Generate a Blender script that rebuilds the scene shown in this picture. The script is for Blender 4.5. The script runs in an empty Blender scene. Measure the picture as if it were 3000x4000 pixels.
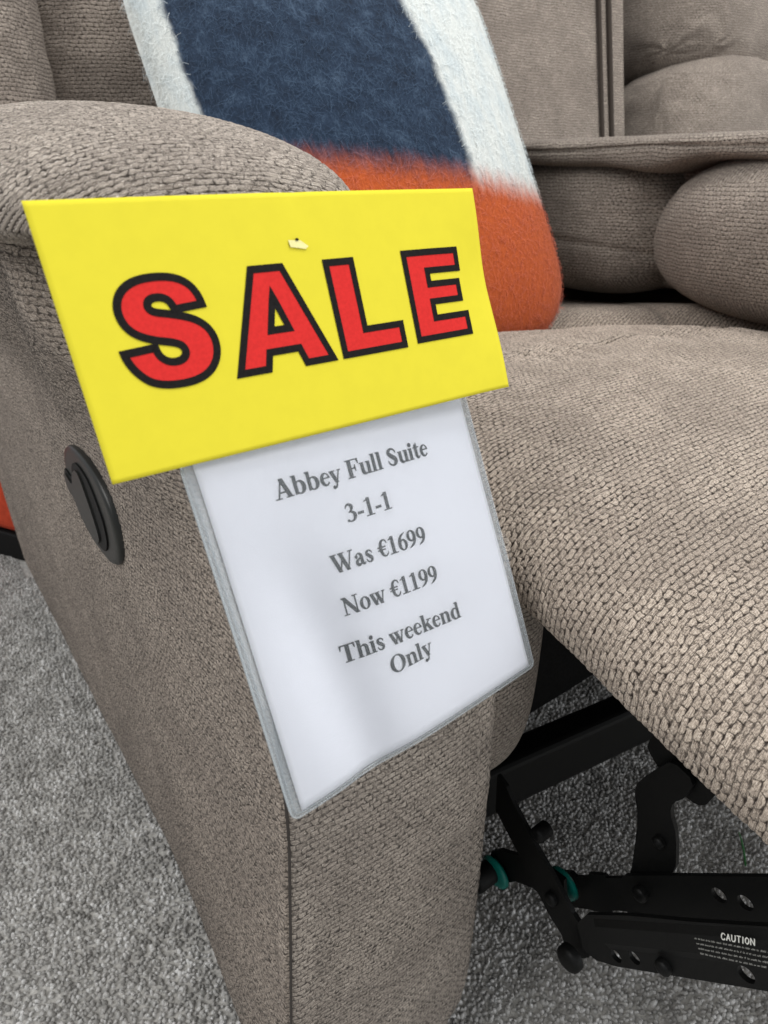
import bpy, math, random
import numpy as np
from mathutils import Vector, Matrix
from mathutils.geometry import tessellate_polygon
random.seed(7); rng = np.random.default_rng(7)
S = bpy.context.scene
COL = S.collection

# ------------------------------------------------------------------ camera, light, exposure
cam = bpy.data.cameras.new("camera"); co = bpy.data.objects.new("camera", cam); COL.objects.link(co)
PIT, YAW = math.radians(27.0), math.radians(36.5)
co.location = (-.097, -.203, .680)
co.rotation_euler = (math.pi / 2 - PIT, 0, -YAW)
cam.sensor_fit = 'VERTICAL'; cam.sensor_height = 34.6
cam.lens = 1450 / 2212 * 34.6
cam.clip_start = .01; cam.clip_end = 60
cam.dof.use_dof = True; cam.dof.focus_distance = .40; cam.dof.aperture_fstop = 13
S.camera = co

W = bpy.data.worlds.new("World"); S.world = W; W.use_nodes = True
bg = W.node_tree.nodes["Background"]
bg.inputs[0].default_value = (.93, .965, 1.0, 1); bg.inputs[1].default_value = .66

def area(name, loc, target, sx, sy, power, col=(1, .985, .96)):
    l = bpy.data.lights.new(name, 'AREA'); l.shape = 'RECTANGLE'; l.size = sx; l.size_y = sy
    l.energy = power; l.color = col
    o = bpy.data.objects.new(name, l); COL.objects.link(o); o.location = loc
    o.rotation_euler = (Vector(target) - Vector(loc)).to_track_quat('-Z', 'Y').to_euler()
    return o
area("ceiling_panel_light", (1.0, -.55, 2.7), (.9, -.3, 0), 1.3, 1.3, 62)
area("ceiling_panel_light", (-1.9, .4, 2.5), (-.2, .4, .3), 1.6, 1.6, 60)
area("ceiling_panel_light", (.2, -2.6, 2.7), (.2, -1.6, 0), 1.6, .8, 40)
area("sleeve_glare_light", (2.5, -3.2, 1.35), (.3, 0, .55), 2.6, 1.7, 62, (.96, .98, 1))  # unseen lamp added to throw glare on the sleeve and light from the right
S.view_settings.view_transform = 'Standard'; S.view_settings.look = 'None'
S.view_settings.exposure = -0.22; S.view_settings.gamma = 1.0
S.view_settings.use_curve_mapping = False

# ------------------------------------------------------------------ helpers
def new_obj(name, data, parent=None):
    o = bpy.data.objects.new(name, data); COL.objects.link(o)
    if parent is not None: o.parent = parent
    return o

def tag(o, label=None, cat=None, group=None, kind=None):
    if label: o["label"] = label
    if cat: o["category"] = cat
    if group: o["group"] = group
    if kind: o["kind"] = kind
    return o

def mesh(name, V, Fc, mat, parent=None, uv=None, smooth=True, loops_uv=None):
    me = bpy.data.meshes.new(name)
    me.from_pydata([tuple(map(float, v)) for v in V], [], [tuple(map(int, f)) for f in Fc])
    if mat: me.materials.append(mat)
    if uv is not None:
        lay = me.uv_layers.new(name="UVMap")
        vi = np.zeros(len(me.loops), dtype=np.int32); me.loops.foreach_get("vertex_index", vi)
        lay.data.foreach_set("uv", np.asarray(uv, dtype=np.float32)[vi].ravel())
    if loops_uv is not None:
        lay = me.uv_layers.new(name="UVMap")
        lay.data.foreach_set("uv", np.asarray(loops_uv, dtype=np.float32).ravel())
    me.polygons.foreach_set("use_smooth", np.full(len(me.polygons), bool(smooth)))
    me.update()
    return new_obj(name, me, parent)

def npgrid(name, V, nu, nv, mat, parent, uv, flip=False):
    """quad grid of nv rows by nu columns built straight from arrays"""
    me = bpy.data.meshes.new(name); n = nu * nv
    j, i = np.meshgrid(np.arange(nv - 1), np.arange(nu - 1), indexing='ij'); a = (j * nu + i).ravel()
    F = np.stack([a, a + 1, a + nu + 1, a + nu], 1)
    if flip: F = F[:, ::-1]
    me.vertices.add(n); me.vertices.foreach_set("co", np.asarray(V, dtype=np.float32).ravel())
    me.loops.add(F.size); me.loops.foreach_set("vertex_index", np.ascontiguousarray(F).ravel().astype(np.int32))
    me.polygons.add(len(F)); me.polygons.foreach_set("loop_start", np.arange(0, F.size, 4, dtype=np.int32))
    me.update(calc_edges=True)
    me.polygons.foreach_set("use_smooth", np.ones(len(F), dtype=bool))
    lay = me.uv_layers.new(name="UVMap"); lay.data.foreach_set("uv", np.asarray(uv, dtype=np.float32)[F.ravel()].ravel())
    me.materials.append(mat); me.update()
    return new_obj(name, me, parent), F

def grid_faces(nu, nv, flip=False):
    F = []
    for j in range(nv - 1):
        for i in range(nu - 1):
            a = j * nu + i
            q = (a, a + 1, a + nu + 1, a + nu)
            F.append(q[::-1] if flip else q)
    return F

def noise1(p, seed=0):
    """cheap smooth sum-of-sines noise for wrinkles, p (n,3) array"""
    r = np.random.default_rng(seed); out = np.zeros(len(p))
    for k in range(9):
        d = r.normal(size=3); d /= np.linalg.norm(d); f = r.uniform(8, 34)
        out += np.sin(p @ d * f + r.uniform(0, 6.28)) / (1 + f / 14)
    return out / 4

def superell(name, c, h, mat, parent, e=(2.4, 2.4, 2.4), nu=140, nv=90, rot=0, wr=.0, seed=1, tilt=0, extra=None, axis=2, puck=()):
    """puffy upholstered volume; UV in metres from dominant wrap"""
    u = np.linspace(-math.pi, math.pi, nu); v = np.linspace(-math.pi / 2, math.pi / 2, nv)
    uu, vv = np.meshgrid(u, v)
    cu, su, cv, sv = np.cos(uu), np.sin(uu), np.cos(vv), np.sin(vv)
    sp = lambda a, p: np.sign(a) * np.abs(a) ** p
    x = sp(cv, 2 / e[2]) * sp(cu, 2 / e[0]); y = sp(cv, 2 / e[2]) * sp(su, 2 / e[1]); z = sp(sv, 2 / e[2])
    P = np.stack([x * h[0], y * h[1], z * h[2]], -1).reshape(-1, 3)
    if axis == 0: P = np.stack([z.ravel() * h[0], x.ravel() * h[1], y.ravel() * h[2]], -1)
    if wr:
        n = P / np.linalg.norm(P, axis=1, keepdims=True)
        P = P + n * (wr * noise1(P + np.array(c), seed))[:, None]
    if extra is not None: P = extra(P)
    ct, st = math.cos(tilt), math.sin(tilt)
    P = np.stack([P[:, 0], P[:, 1] * ct + P[:, 2] * st, -P[:, 1] * st + P[:, 2] * ct], -1)
    cr, sr = math.cos(rot), math.sin(rot)
    P = np.stack([P[:, 0] * cr - P[:, 1] * sr, P[:, 0] * sr + P[:, 1] * cr, P[:, 2]], -1) + np.array(c)
    C0 = np.array(c)
    for (pt, amp, rad) in puck:     # gathered cloth: a dimple with wrinkles radiating from it
        dv = P - np.array(pt); d = np.linalg.norm(dv, axis=1)
        n_ = P - C0; n_ = n_ / np.linalg.norm(n_, axis=1, keepdims=True)
        w1 = n_ @ np.array([.31, .82, .48]); an = np.arctan2(dv @ np.array([.1, .2, 1.0]), dv @ np.array([.75, .65, 0.0]))
        k_ = -amp * np.exp(-(d / (rad * .45)) ** 2) + amp * .13 * np.exp(-(d / rad) ** 2) * np.sin(an * 6 + 2 * np.sin(d * 60)) * np.clip(d / (rad * .3), 0, 1)
        P = P + n_ * k_[:, None]
    F = grid_faces(nu, nv)
    o = mesh(name, P, F, mat, parent)
    box_uv(o)
    return o

def box_uv(o):
    me = o.data
    lay = me.uv_layers.get("UVMap") or me.uv_layers.new(name="UVMap")
    n = len(me.polygons)
    nor = np.zeros(n * 3); me.polygons.foreach_get("normal", nor); nor = np.abs(nor.reshape(-1, 3))
    ls = np.zeros(n, dtype=int); me.polygons.foreach_get("loop_start", ls)
    lt = np.zeros(n, dtype=int); me.polygons.foreach_get("loop_total", lt)
    vi = np.zeros(len(me.loops), dtype=int); me.loops.foreach_get("vertex_index", vi)
    co_ = np.zeros(len(me.vertices) * 3); me.vertices.foreach_get("co", co_); co_ = co_.reshape(-1, 3)
    ax = np.repeat(nor.argmax(1), lt)
    p = co_[vi]
    uv = np.where((ax == 0)[:, None], p[:, [1, 2]], np.where((ax == 1)[:, None], p[:, [0, 2]], p[:, [0, 1]]))
    lay.data.foreach_set("uv", uv.astype(np.float32).ravel())

def box(name, lo, hi, mat, parent=None, bevel=.004, seg=3):
    x0, y0, z0 = lo; x1, y1, z1 = hi
    V = [(x0, y0, z0), (x1, y0, z0), (x1, y1, z0), (x0, y1, z0), (x0, y0, z1), (x1, y0, z1), (x1, y1, z1), (x0, y1, z1)]
    F = [(0, 3, 2, 1), (4, 5, 6, 7), (0, 1, 5, 4), (1, 2, 6, 5), (2, 3, 7, 6), (3, 0, 4, 7)]
    o = mesh(name, V, F, mat, parent, smooth=False)
    if bevel:
        m = o.modifiers.new("bevel", 'BEVEL'); m.width = bevel; m.segments = seg; m.limit_method = 'NONE'
    return o

def tube(name, pts, r, mat, parent=None, n=10, flat=None):
    pts = [Vector(p) for p in pts]; V = []; F = []
    for i, p in enumerate(pts):
        t = (pts[min(i + 1, len(pts) - 1)] - pts[max(i - 1, 0)]).normalized()
        a = t.cross(Vector((0, 0, 1)));
        if a.length < .1: a = t.cross(Vector((1, 0, 0)))
        a.normalize(); b = a.cross(t)
        rr = r[i] if isinstance(r, (list, tuple)) else r
        for k in range(n):
            th = 2 * math.pi * k / n
            V.append(p + a * math.cos(th) * rr + b * math.sin(th) * rr)
    for i in range(len(pts) - 1):
        for k in range(n):
            F.append((i * n + k, i * n + (k + 1) % n, (i + 1) * n + (k + 1) % n, (i + 1) * n + k))
    F.append(tuple(range(n))[::-1]); F.append(tuple(range((len(pts) - 1) * n, len(pts) * n)))
    return mesh(name, V, F, mat, parent)

# ------------------------------------------------------------------ materials
class NT:
    def __init__(s, name):
        s.m = bpy.data.materials.new(name); s.m.use_nodes = True
        s.t = s.m.node_tree; s.t.nodes.clear()
        s.out = s.n('ShaderNodeOutputMaterial')
    def n(s, t, **kw):
        nd = s.t.nodes.new(t)
        for k, v in kw.items(): setattr(nd, k, v)
        return nd
    def set(s, sock, val):
        if isinstance(val, bpy.types.NodeSocket): s.t.links.new(val, sock)
        else: sock.default_value = val
    def math(s, op, a, b=None, c=None, clamp=False):
        nd = s.n('ShaderNodeMath', operation=op, use_clamp=clamp)
        s.set(nd.inputs[0], a)
        if b is not None: s.set(nd.inputs[1], b)
        if c is not None: s.set(nd.inputs[2], c)
        return nd.outputs[0]
    def comb(s, x, y, z=0.0):
        nd = s.n('ShaderNodeCombineXYZ')
        for i, q in enumerate((x, y, z)): s.set(nd.inputs[i], q)
        return nd.outputs[0]
    def sep(s, v):
        nd = s.n('ShaderNodeSeparateXYZ'); s.set(nd.inputs[0], v); return nd.outputs
    def noise(s, vec, scale, detail=2, rough=.5, dim='3D'):
        nd = s.n('ShaderNodeTexNoise', noise_dimensions=dim)
        if vec is not None: s.set(nd.inputs['Vector'], vec)
        nd.inputs['Scale'].default_value = scale; nd.inputs['Detail'].default_value = detail
        nd.inputs['Roughness'].default_value = rough
        return nd.outputs['Fac']
    def white(s, vec):
        nd = s.n('ShaderNodeTexWhiteNoise', noise_dimensions='2D'); s.set(nd.inputs['Vector'], vec); return nd.outputs['Value']
    def mix(s, f, a, b, typ='MIX'):
        nd = s.n('ShaderNodeMix', data_type='RGBA', blend_type=typ)
        s.set(nd.inputs[0], f)
        s.set(nd.inputs[6], a if isinstance(a, bpy.types.NodeSocket) else (*a, 1)); s.set(nd.inputs[7], b if isinstance(b, bpy.types.NodeSocket) else (*b, 1))
        return nd.outputs[2]
    def ramp(s, f, stops):
        nd = s.n('ShaderNodeValToRGB'); s.set(nd.inputs[0], f)
        el = nd.color_ramp.elements
        while len(el) < len(stops): el.new(.5)
        for e, (p, c) in zip(el, stops): e.position = p; e.color = (*c, 1)
        return nd.outputs[0]
    def sm(s, v, a, b):
        nd = s.n('ShaderNodeMapRange', interpolation_type='SMOOTHSTEP'); s.set(nd.inputs[0], v)
        nd.inputs[1].default_value = a; nd.inputs[2].default_value = b
        return nd.outputs[0]
    def bsdf(s, **kw):
        nd = s.n('ShaderNodeBsdfPrincipled')
        for k, v in kw.items():
            k = k.replace('_', ' ')
            if k in nd.inputs:
                if isinstance(v, tuple) and len(v) == 3 and nd.inputs[k].type == 'RGBA': v = (*v, 1)
                s.set(nd.inputs[k], v)
        s.t.links.new(nd.outputs[0], s.out.inputs[0])
        return nd
    def bump(s, h, dist, strength=1.0):
        nd = s.n('ShaderNodeBump'); s.set(nd.inputs['Height'], h)
        nd.inputs['Distance'].default_value = dist; nd.inputs['Strength'].default_value = strength
        return nd.outputs[0]

def fabric(name, kw=.0052, kh=.0037, tint=(1, 1, 1), hole=1.0, messy=1.0, disp=True, amp=.0016):
    """chenille: offset rows of plump yarn knots over brown backing yarn, with shade painted into the gaps"""
    t = NT(name)
    base = t.n('ShaderNodeUVMap').outputs[0]
    x, y, _ = t.sep(base)
    def warp(scale):
        nd = t.n('ShaderNodeTexNoise'); t.set(nd.inputs['Vector'], base)
        nd.inputs['Scale'].default_value = scale; nd.inputs['Detail'].default_value = 1
        a, b, _ = t.sep(nd.outputs['Color']); return t.math('SUBTRACT', a, .5), t.math('SUBTRACT', b, .5)
    nx, ny = warp(60); mx, my = warp(330)
    u = t.math('DIVIDE', x, kw); v = t.math('DIVIDE', y, kh)
    u = t.math('ADD', u, t.math('ADD', t.math('MULTIPLY', nx, 1.3 * messy), t.math('MULTIPLY', mx, .55 * messy)))
    v = t.math('ADD', v, t.math('ADD', t.math('MULTIPLY', ny, 1.2 * messy), t.math('MULTIPLY', my, .45 * messy)))
    row = t.math('FLOOR', v)
    u = t.math('ADD', u, t.math('MULTIPLY', t.math('FLOORED_MODULO', row, 2.0), .5))
    cell = t.math('FLOOR', u)
    fu = t.math('SUBTRACT', t.math('FRACT', u), .5); fv = t.math('SUBTRACT', t.math('FRACT', v), .5)
    r1 = t.white(t.comb(cell, row)); r2 = t.white(t.comb(t.math('ADD', cell, 37.3), t.math('ADD', row, 11.7)))
    # the lower edge of each knot droops in the middle, like a small scallop
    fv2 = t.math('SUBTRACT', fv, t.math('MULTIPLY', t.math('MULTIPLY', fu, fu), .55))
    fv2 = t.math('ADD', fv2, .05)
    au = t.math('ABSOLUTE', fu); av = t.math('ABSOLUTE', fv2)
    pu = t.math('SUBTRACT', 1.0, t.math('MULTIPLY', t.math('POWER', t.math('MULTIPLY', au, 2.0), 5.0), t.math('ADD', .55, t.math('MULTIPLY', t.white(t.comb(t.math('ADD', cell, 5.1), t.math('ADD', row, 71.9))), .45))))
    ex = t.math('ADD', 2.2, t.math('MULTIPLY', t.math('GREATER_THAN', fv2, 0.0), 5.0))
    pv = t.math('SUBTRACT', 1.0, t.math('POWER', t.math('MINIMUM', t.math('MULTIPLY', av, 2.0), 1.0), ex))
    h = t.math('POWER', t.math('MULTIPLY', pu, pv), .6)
    h = t.math('MULTIPLY', h, t.math('ADD', .72, t.math('MULTIPLY', r2, .28)))
    fx = t.noise(t.comb(t.math('MULTIPLY', x, 330), t.math('ADD', t.math('MULTIPLY', y, 1500), t.math('MULTIPLY', fv, 1.2))), 1.0, 3, .75)
    fz = t.noise(base, 950, 3, .8)
    fib = t.math('ADD', t.math('MULTIPLY', fx, .6), t.math('MULTIPLY', fz, .4))
    big = t.noise(base, 13, 4, .6)
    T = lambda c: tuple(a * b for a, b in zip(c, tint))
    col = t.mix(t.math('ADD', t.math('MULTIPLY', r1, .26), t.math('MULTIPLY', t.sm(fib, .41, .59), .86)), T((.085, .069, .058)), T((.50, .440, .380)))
    col = t.mix(t.math('MULTIPLY', t.sm(big, .36, .64), .38), col, T((.155, .130, .112)))
    fibre_glint = t.sm(t.noise(base, 1250, 1), .65, .73)
    col = t.mix(t.math('MULTIPLY', fibre_glint, .75), col, T((.74, .69, .63)))  # glints on pale fibres put into the yarn colour
    gap_shade = t.math('MULTIPLY', t.math('SUBTRACT', 1.0, t.sm(t.math('ADD', h, t.math('MULTIPLY', t.math('SUBTRACT', fz, .5), .55)), .30, .76)), t.math('MULTIPLY', hole, t.math('ADD', .55, t.math('MULTIPLY', r1, .6)), clamp=True), clamp=True)
    col = t.mix(gap_shade, col, T((.026, .020, .017)))  # shade between knots painted near black over the brown backing yarn
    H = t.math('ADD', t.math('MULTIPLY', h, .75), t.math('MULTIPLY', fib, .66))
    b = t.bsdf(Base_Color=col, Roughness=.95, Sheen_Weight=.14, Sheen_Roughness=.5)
    b.inputs['Specular IOR Level'].default_value = .10
    b.inputs['Sheen Tint'].default_value = (.86, .79, .73, 1)
    dn = t.n('ShaderNodeDisplacement'); t.set(dn.inputs['Height'], H); dn.inputs['Midlevel'].default_value = .7; dn.inputs['Scale'].default_value = amp
    t.t.links.new(dn.outputs[0], t.out.inputs['Displacement'])
    t.m.displacement_method = 'BOTH' if disp else 'BUMP'
    return t.m

M_fab = fabric("chenille")
M_fab_bump = fabric("chenille_panel", disp=False)
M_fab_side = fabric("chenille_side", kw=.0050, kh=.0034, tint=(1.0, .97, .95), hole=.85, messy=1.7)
M_fab_far = fabric("chenille_back_dimmed", kw=.0058, kh=.0042, tint=(.86, .84, .83), hole=.9, disp=False, amp=.0016)  # same chenille, the dimmer light at the back put into a darker tint
M_fab_seat = fabric("chenille_seat_lit", kw=.0062, kh=.0039, tint=(1.10, 1.06, 1.02), amp=.0020)  # same chenille, the bright light on the seat put into a lighter tint

def simple(name, col, rough=.5, metal=0.0, noise=.0, nscale=300, bumpd=0, spec=.5, coat=0):
    t = NT(name)
    tc = t.n('ShaderNodeTexCoord').outputs['Object']
    f = t.noise(tc, nscale, 3, .6)
    c = t.mix(t.sm(f, .3, .7), tuple(q * (1 - noise) for q in col), tuple(q * (1 + noise) for q in col))
    kw = dict(Base_Color=c, Roughness=rough, Metallic=metal)
    if bumpd: kw['Normal'] = t.bump(f, bumpd, .6)
    b = t.bsdf(**kw); b.inputs['Specular IOR Level'].default_value = spec
    b.inputs['Coat Weight'].default_value = coat
    return t.m

M_black = simple("powder_coated_steel", (.0028, .003, .003), .50, 0, .3, 900, .0002, .18)
M_blackpl = simple("black_plastic", (.012, .0125, .011), .38, 0, .15, 1200, .0001, .35)
M_blackpl2 = simple("black_base_and_recess_shade", (.004, .004, .004), .6, 0, .15, 1200, 0, .2)  # black chair base; also carries the painted shade of the handle pocket
M_cloth = simple("black_lining_cloth", (.008, .008, .008), .95, 0, .3, 500, 0, .1)
M_teal = simple("teal_bushing", (.0, .16, .13), .4, 0, .1, 300)
M_yellow = simple("yellow_card_stock", (.60, .525, .030), .75, 0, .014, 120, .00006, .15)
M_edge = simple("card_edge", (.80, .76, .55), .8)
M_red = simple("red_print", (.53, .026, .024), .85, 0, .07, 700, .00005, .06)
M_ink = simple("black_print", (.009, .008, .008), .7, 0, .25, 900, .00005, .08)
M_textink = simple("grey_black_toner", (.072, .082, .088), .6, 0, .35, 1800, 0, .2)
M_paper = simple("white_paper", (.79, .80, .84), .8, 0, .01, 300, 0, .2)
M_white = simple("white_print", (.62, .62, .58), .6)
M_whitedim = simple("worn_white_print", (.30, .30, .28), .7, 0, .5, 2200)
M_tape = simple("clear_tape", (.66, .61, .25), .35, 0, .05, 400, 0, .6)
M_steel = simple("staple_steel", (.75, .75, .76), .3, 1.0)
M_green = simple("green_fibre", (.012, .11, .02), .6)
M_orange_chair = simple("rust_orange_cloth", (.42, .052, .022), .9, 0, .15, 60, .001, .15)
M_thread = simple("dark_seam_thread", (.030, .024, .020), .9)

def mat_sleeve():
    t = NT("clear_vinyl_sleeve")
    tc = t.n('ShaderNodeTexCoord').outputs['UV']
    f = t.noise(tc, 260, 2, .6); g = t.noise(tc, 2.6, 0, .4)
    H = t.math('ADD', t.math('MULTIPLY', f, .075), t.math('MULTIPLY', g, .75))
    nrm = t.bump(H, .0038, .8)
    tr = t.n('ShaderNodeBsdfTransparent'); tr.inputs[0].default_value = (.975, .98, .99, 1)
    gl = t.n('ShaderNodeBsdfGlossy'); gl.inputs['Roughness'].default_value = .16; t.set(gl.inputs['Normal'], nrm)
    fr = t.n('ShaderNodeFresnel'); fr.inputs[0].default_value = 1.5; t.set(fr.inputs['Normal'], nrm)
    mx = t.n('ShaderNodeMixShader'); t.set(mx.inputs[0], t.math('MULTIPLY', fr.outputs[0], 1.3, clamp=True))
    t.t.links.new(tr.outputs[0], mx.inputs[1]); t.t.links.new(gl.outputs[0], mx.inputs[2])
    t.t.links.new(mx.outputs[0], t.out.inputs[0])
    return t.m
M_sleeve = mat_sleeve()

def mat_rim():
    t = NT("welded_vinyl_rim")
    tr = t.n('ShaderNodeBsdfTransparent'); tr.inputs[0].default_value = (.92, .94, .95, 1)
    p = t.n('ShaderNodeBsdfPrincipled'); p.inputs['Base Color'].default_value = (.62, .66, .68, 1)
    p.inputs['Roughness'].default_value = .12; p.inputs['Coat Weight'].default_value = .6
    mx = t.n('ShaderNodeMixShader'); mx.inputs[0].default_value = .34
    t.t.links.new(tr.outputs[0], mx.inputs[1]); t.t.links.new(p.outputs[0], mx.inputs[2])
    t.t.links.new(mx.outputs[0], t.out.inputs[0])
    return t.m
M_rim = mat_rim()

def mat_wool():
    """felted wool colour blocks on the pillow: UV u left-right, v bottom-top"""
    t = NT("brushed_wool")
    tc = t.n('ShaderNodeUVMap').outputs[0]
    x, y, _ = t.sep(tc)
    n1 = t.noise(tc, 26, 3, .6); n2 = t.noise(tc, 9, 2, .5)
    sx = t.noise(t.comb(t.math('MULTIPLY', x, 60), t.math('MULTIPLY', y, 9)), 1.0, 3, .6)
    wob = t.math('MULTIPLY', t.math('SUBTRACT', n2, .5), .03)
    # boundaries
    xr = t.math('ADD', t.math('ADD', x, wob), t.math('MULTIPLY', t.math('SUBTRACT', n1, .5), .02))
    right_b = t.math('ADD', .668, t.math('MULTIPLY', t.math('SUBTRACT', .82, y), .20))   # leans right going down
    right_b = t.math('SUBTRACT', right_b, t.math('MULTIPLY', t.math('POWER', t.math('MAXIMUM', t.math('SUBTRACT', .68, y), 0.0), 2.0), .38))
    isw = t.math('SUBTRACT', xr, right_b)
    white_r = t.sm(isw, -.012, .016)
    white_l = t.sm(t.math('ADD', xr, t.math('MULTIPLY', t.math('SUBTRACT', sx, .5), .01)), .088, .068)
    yo = t.math('ADD', y, t.math('MULTIPLY', t.math('SUBTRACT', sx, .5), .05))
    ob = t.math('SUBTRACT', .455, t.math('MULTIPLY', x, .130))
    orange = t.sm(t.math('SUBTRACT', ob, yo), -.035, .050)
    fib = t.noise(t.comb(t.math('MULTIPLY', x, 190), t.math('MULTIPLY', y, 60)), 1.0, 4, .7)
    fz = t.noise(tc, 240, 3, .7)
    ff = t.math('ADD', t.math('MULTIPLY', fib, .55), t.math('MULTIPLY', fz, .45))
    mot = t.noise(tc, 17, 5, .7)
    navy = t.ramp(t.math('ADD', t.math('MULTIPLY', ff, .5), t.math('MULTIPLY', mot, .5)), [(.36, (.004, .008, .017)), (.52, (.013, .026, .050)), (.66, (.055, .085, .130))])
    white = t.ramp(ff, [(.25, (.34, .36, .36)), (.5, (.50, .52, .50)), (.75, (.62, .63, .60))])
    org = t.ramp(ff, [(.28, (.19, .034, .010)), (.5, (.37, .068, .015)), (.75, (.50, .12, .034))])
    mott = t.sm(t.noise(t.comb(t.math('MULTIPLY', x, 26), t.math('MULTIPLY', y, 7)), 1.0, 3, .6), .4, .7)
    white = t.mix(t.math('MULTIPLY', mott, .45), white, (.33, .40, .44))
    c = t.mix(white_r, navy, white); c = t.mix(white_l, c, white); c = t.mix(orange, c, org)
    b = t.bsdf(Base_Color=c, Roughness=1.0, Sheen_Weight=.10, Sheen_Roughness=.6, Normal=t.bump(ff, .0016, .8))
    b.inputs['Specular IOR Level'].default_value = .05
    return t.m
M_wool = mat_wool()

# ------------------------------------------------------------------ carpet
def mat_carpet(name):
    t = NT(name)
    at_ = t.n('ShaderNodeAttribute', attribute_name="tuft").outputs['Fac']
    pos = t.n('ShaderNodeNewGeometry').outputs['Position']
    big = t.noise(pos, 14, 3, .6)
    c = t.ramp(at_, [(.0, (.24, .235, .225)), (.30, (.47, .462, .447)), (.6, (.68, .672, .655)), (.85, (.86, .855, .845)), (1, (.95, .95, .94))])
    c = t.mix(t.math('MULTIPLY', t.sm(big, .36, .64), .38), c, (.36, .35, .335))
    fz = t.noise(pos, 1500, 2, .7)
    c = t.mix(t.math('MULTIPLY', t.sm(fz, .62, .40), .45), c, (.24, .23, .215))
    b = t.bsdf(Base_Color=c, Roughness=.95, Sheen_Weight=.1, Normal=t.bump(fz, .0012, .7))
    b.inputs['Specular IOR Level'].default_value = .1
    return t.m
M_carpet = mat_carpet("carpet_yarn")
M_backing = simple("carpet_backing", (.40, .39, .37), .95, 0, .3, 220, .002, .1)

carpet = mesh("carpet", [(-6, -3, 0), (6, -3, 0), (6, 9, 0), (-6, 9, 0)], [(0, 1, 2, 3)], M_backing, smooth=False)
tag(carpet, "mottled grey cut pile carpet on the showroom floor", "carpet", kind="structure")

def build_pile():
    pts = []
    def region(x0, x1, y0, y1, pitch, hole=None):
        nx, ny = int((x1 - x0) / pitch), int((y1 - y0) / pitch)
        gx, gy = np.meshgrid(np.arange(nx), np.arange(ny))
        p = np.stack([x0 + (gx + .5 * (gy % 2)) * pitch, y0 + gy * pitch], -1).reshape(-1, 2)
        p += rng.uniform(-.5, .5, p.shape) * pitch
        if hole: p = p[~((p[:, 0] > hole[0]) & (p[:, 0] < hole[1]) & (p[:, 1] > hole[2]) & (p[:, 1] < hole[3]))]
        return p
    P = np.concatenate([region(-.62, .0, -.25, 1.25, .0042), region(0, .95, -.32, .55, .0040, None), region(0, .08, .55, 1.05, .0044)])
    n = len(P)
    # clump noise so that light and dark tufts gather a little
    q = np.concatenate([P, np.zeros((n, 1))], 1)
    cl = sum(np.sin(q[:, 0] * a + q[:, 1] * b + c) for a, b, c in rng.uniform(-160, 160, (10, 3))) / 10 ** .5
    tone = np.clip(.45 + .16 * cl + rng.normal(0, .25, n), 0, 1)
    N = n; K5 = 6
    th = rng.uniform(0, 2 * np.pi, (N, 1)) + np.arange(K5)[None, :] * 2 * np.pi / K5
    rad = rng.uniform(.0015, .0027, (N, 1)); sq = rng.uniform(.65, 1.0, (N, 1)); ori = rng.uniform(0, np.pi, (N, 1))
    ex, ey = rad * np.cos(th), rad * sq * np.sin(th)
    dx = ex * np.cos(ori) - ey * np.sin(ori); dy = ex * np.sin(ori) + ey * np.cos(ori)
    hgt = rng.uniform(.0030, .0062, (N, 1)); tip = rng.normal(0, .0013, (N, 2)) + np.array([-.0004, -.0008])
    V = np.zeros((N, 2 * K5 + 1, 3), dtype=np.float32)
    V[:, :K5, 0] = P[:, :1] + dx; V[:, :K5, 1] = P[:, 1:] + dy; V[:, :K5, 2] = 0
    V[:, K5:2 * K5, 0] = P[:, :1] + dx * .85 + tip[:, :1] * .6; V[:, K5:2 * K5, 1] = P[:, 1:] + dy * .85 + tip[:, 1:] * .6
    V[:, K5:2 * K5, 2] = hgt * .62 + rng.normal(0, .0006, (N, K5))
    V[:, 2 * K5, :2] = P + tip; V[:, 2 * K5, 2] = hgt[:, 0]
    k = (np.arange(N) * (2 * K5 + 1))[:, None, None]; e_ = np.arange(K5); e1 = (e_ + 1) % K5
    FQ = (k + np.stack([e_, e1, K5 + e1, K5 + e_], 1)[None]).reshape(-1, 4)
    FT = (k + np.stack([K5 + e_, K5 + e1, np.full(K5, 2 * K5)], 1)[None]).reshape(-1, 3)
    li = np.concatenate([FQ.ravel(), FT.ravel()]).astype(np.int32)
    ls = np.concatenate([np.arange(len(FQ)) * 4, FQ.size + np.arange(len(FT)) * 3]).astype(np.int32)
    me = bpy.data.meshes.new("carpet_pile")
    me.vertices.add(V.shape[0] * V.shape[1]); me.vertices.foreach_set("co", V.ravel())
    me.loops.add(len(li)); me.loops.foreach_set("vertex_index", li)
    me.polygons.add(len(ls)); me.polygons.foreach_set("loop_start", ls)
    me.update(calc_edges=True); me.polygons.foreach_set("use_smooth", np.ones(len(ls), dtype=bool))
    a = me.attributes.new("tuft", 'FLOAT', 'POINT'); a.data.foreach_set("value", np.repeat(tone, 2 * K5 + 1).astype(np.float32))
    me.materials.append(M_carpet)
    o = new_obj("carpet_pile", me, carpet); o["kind"] = "stuff"
build_pile()

# ------------------------------------------------------------------ recliner sofa
sofa = new_obj("recliner_sofa", None); sofa.empty_display_size = .1
tag(sofa, "taupe chenille recliner sofa with raised footrest and rounded arm", "sofa")

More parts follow.
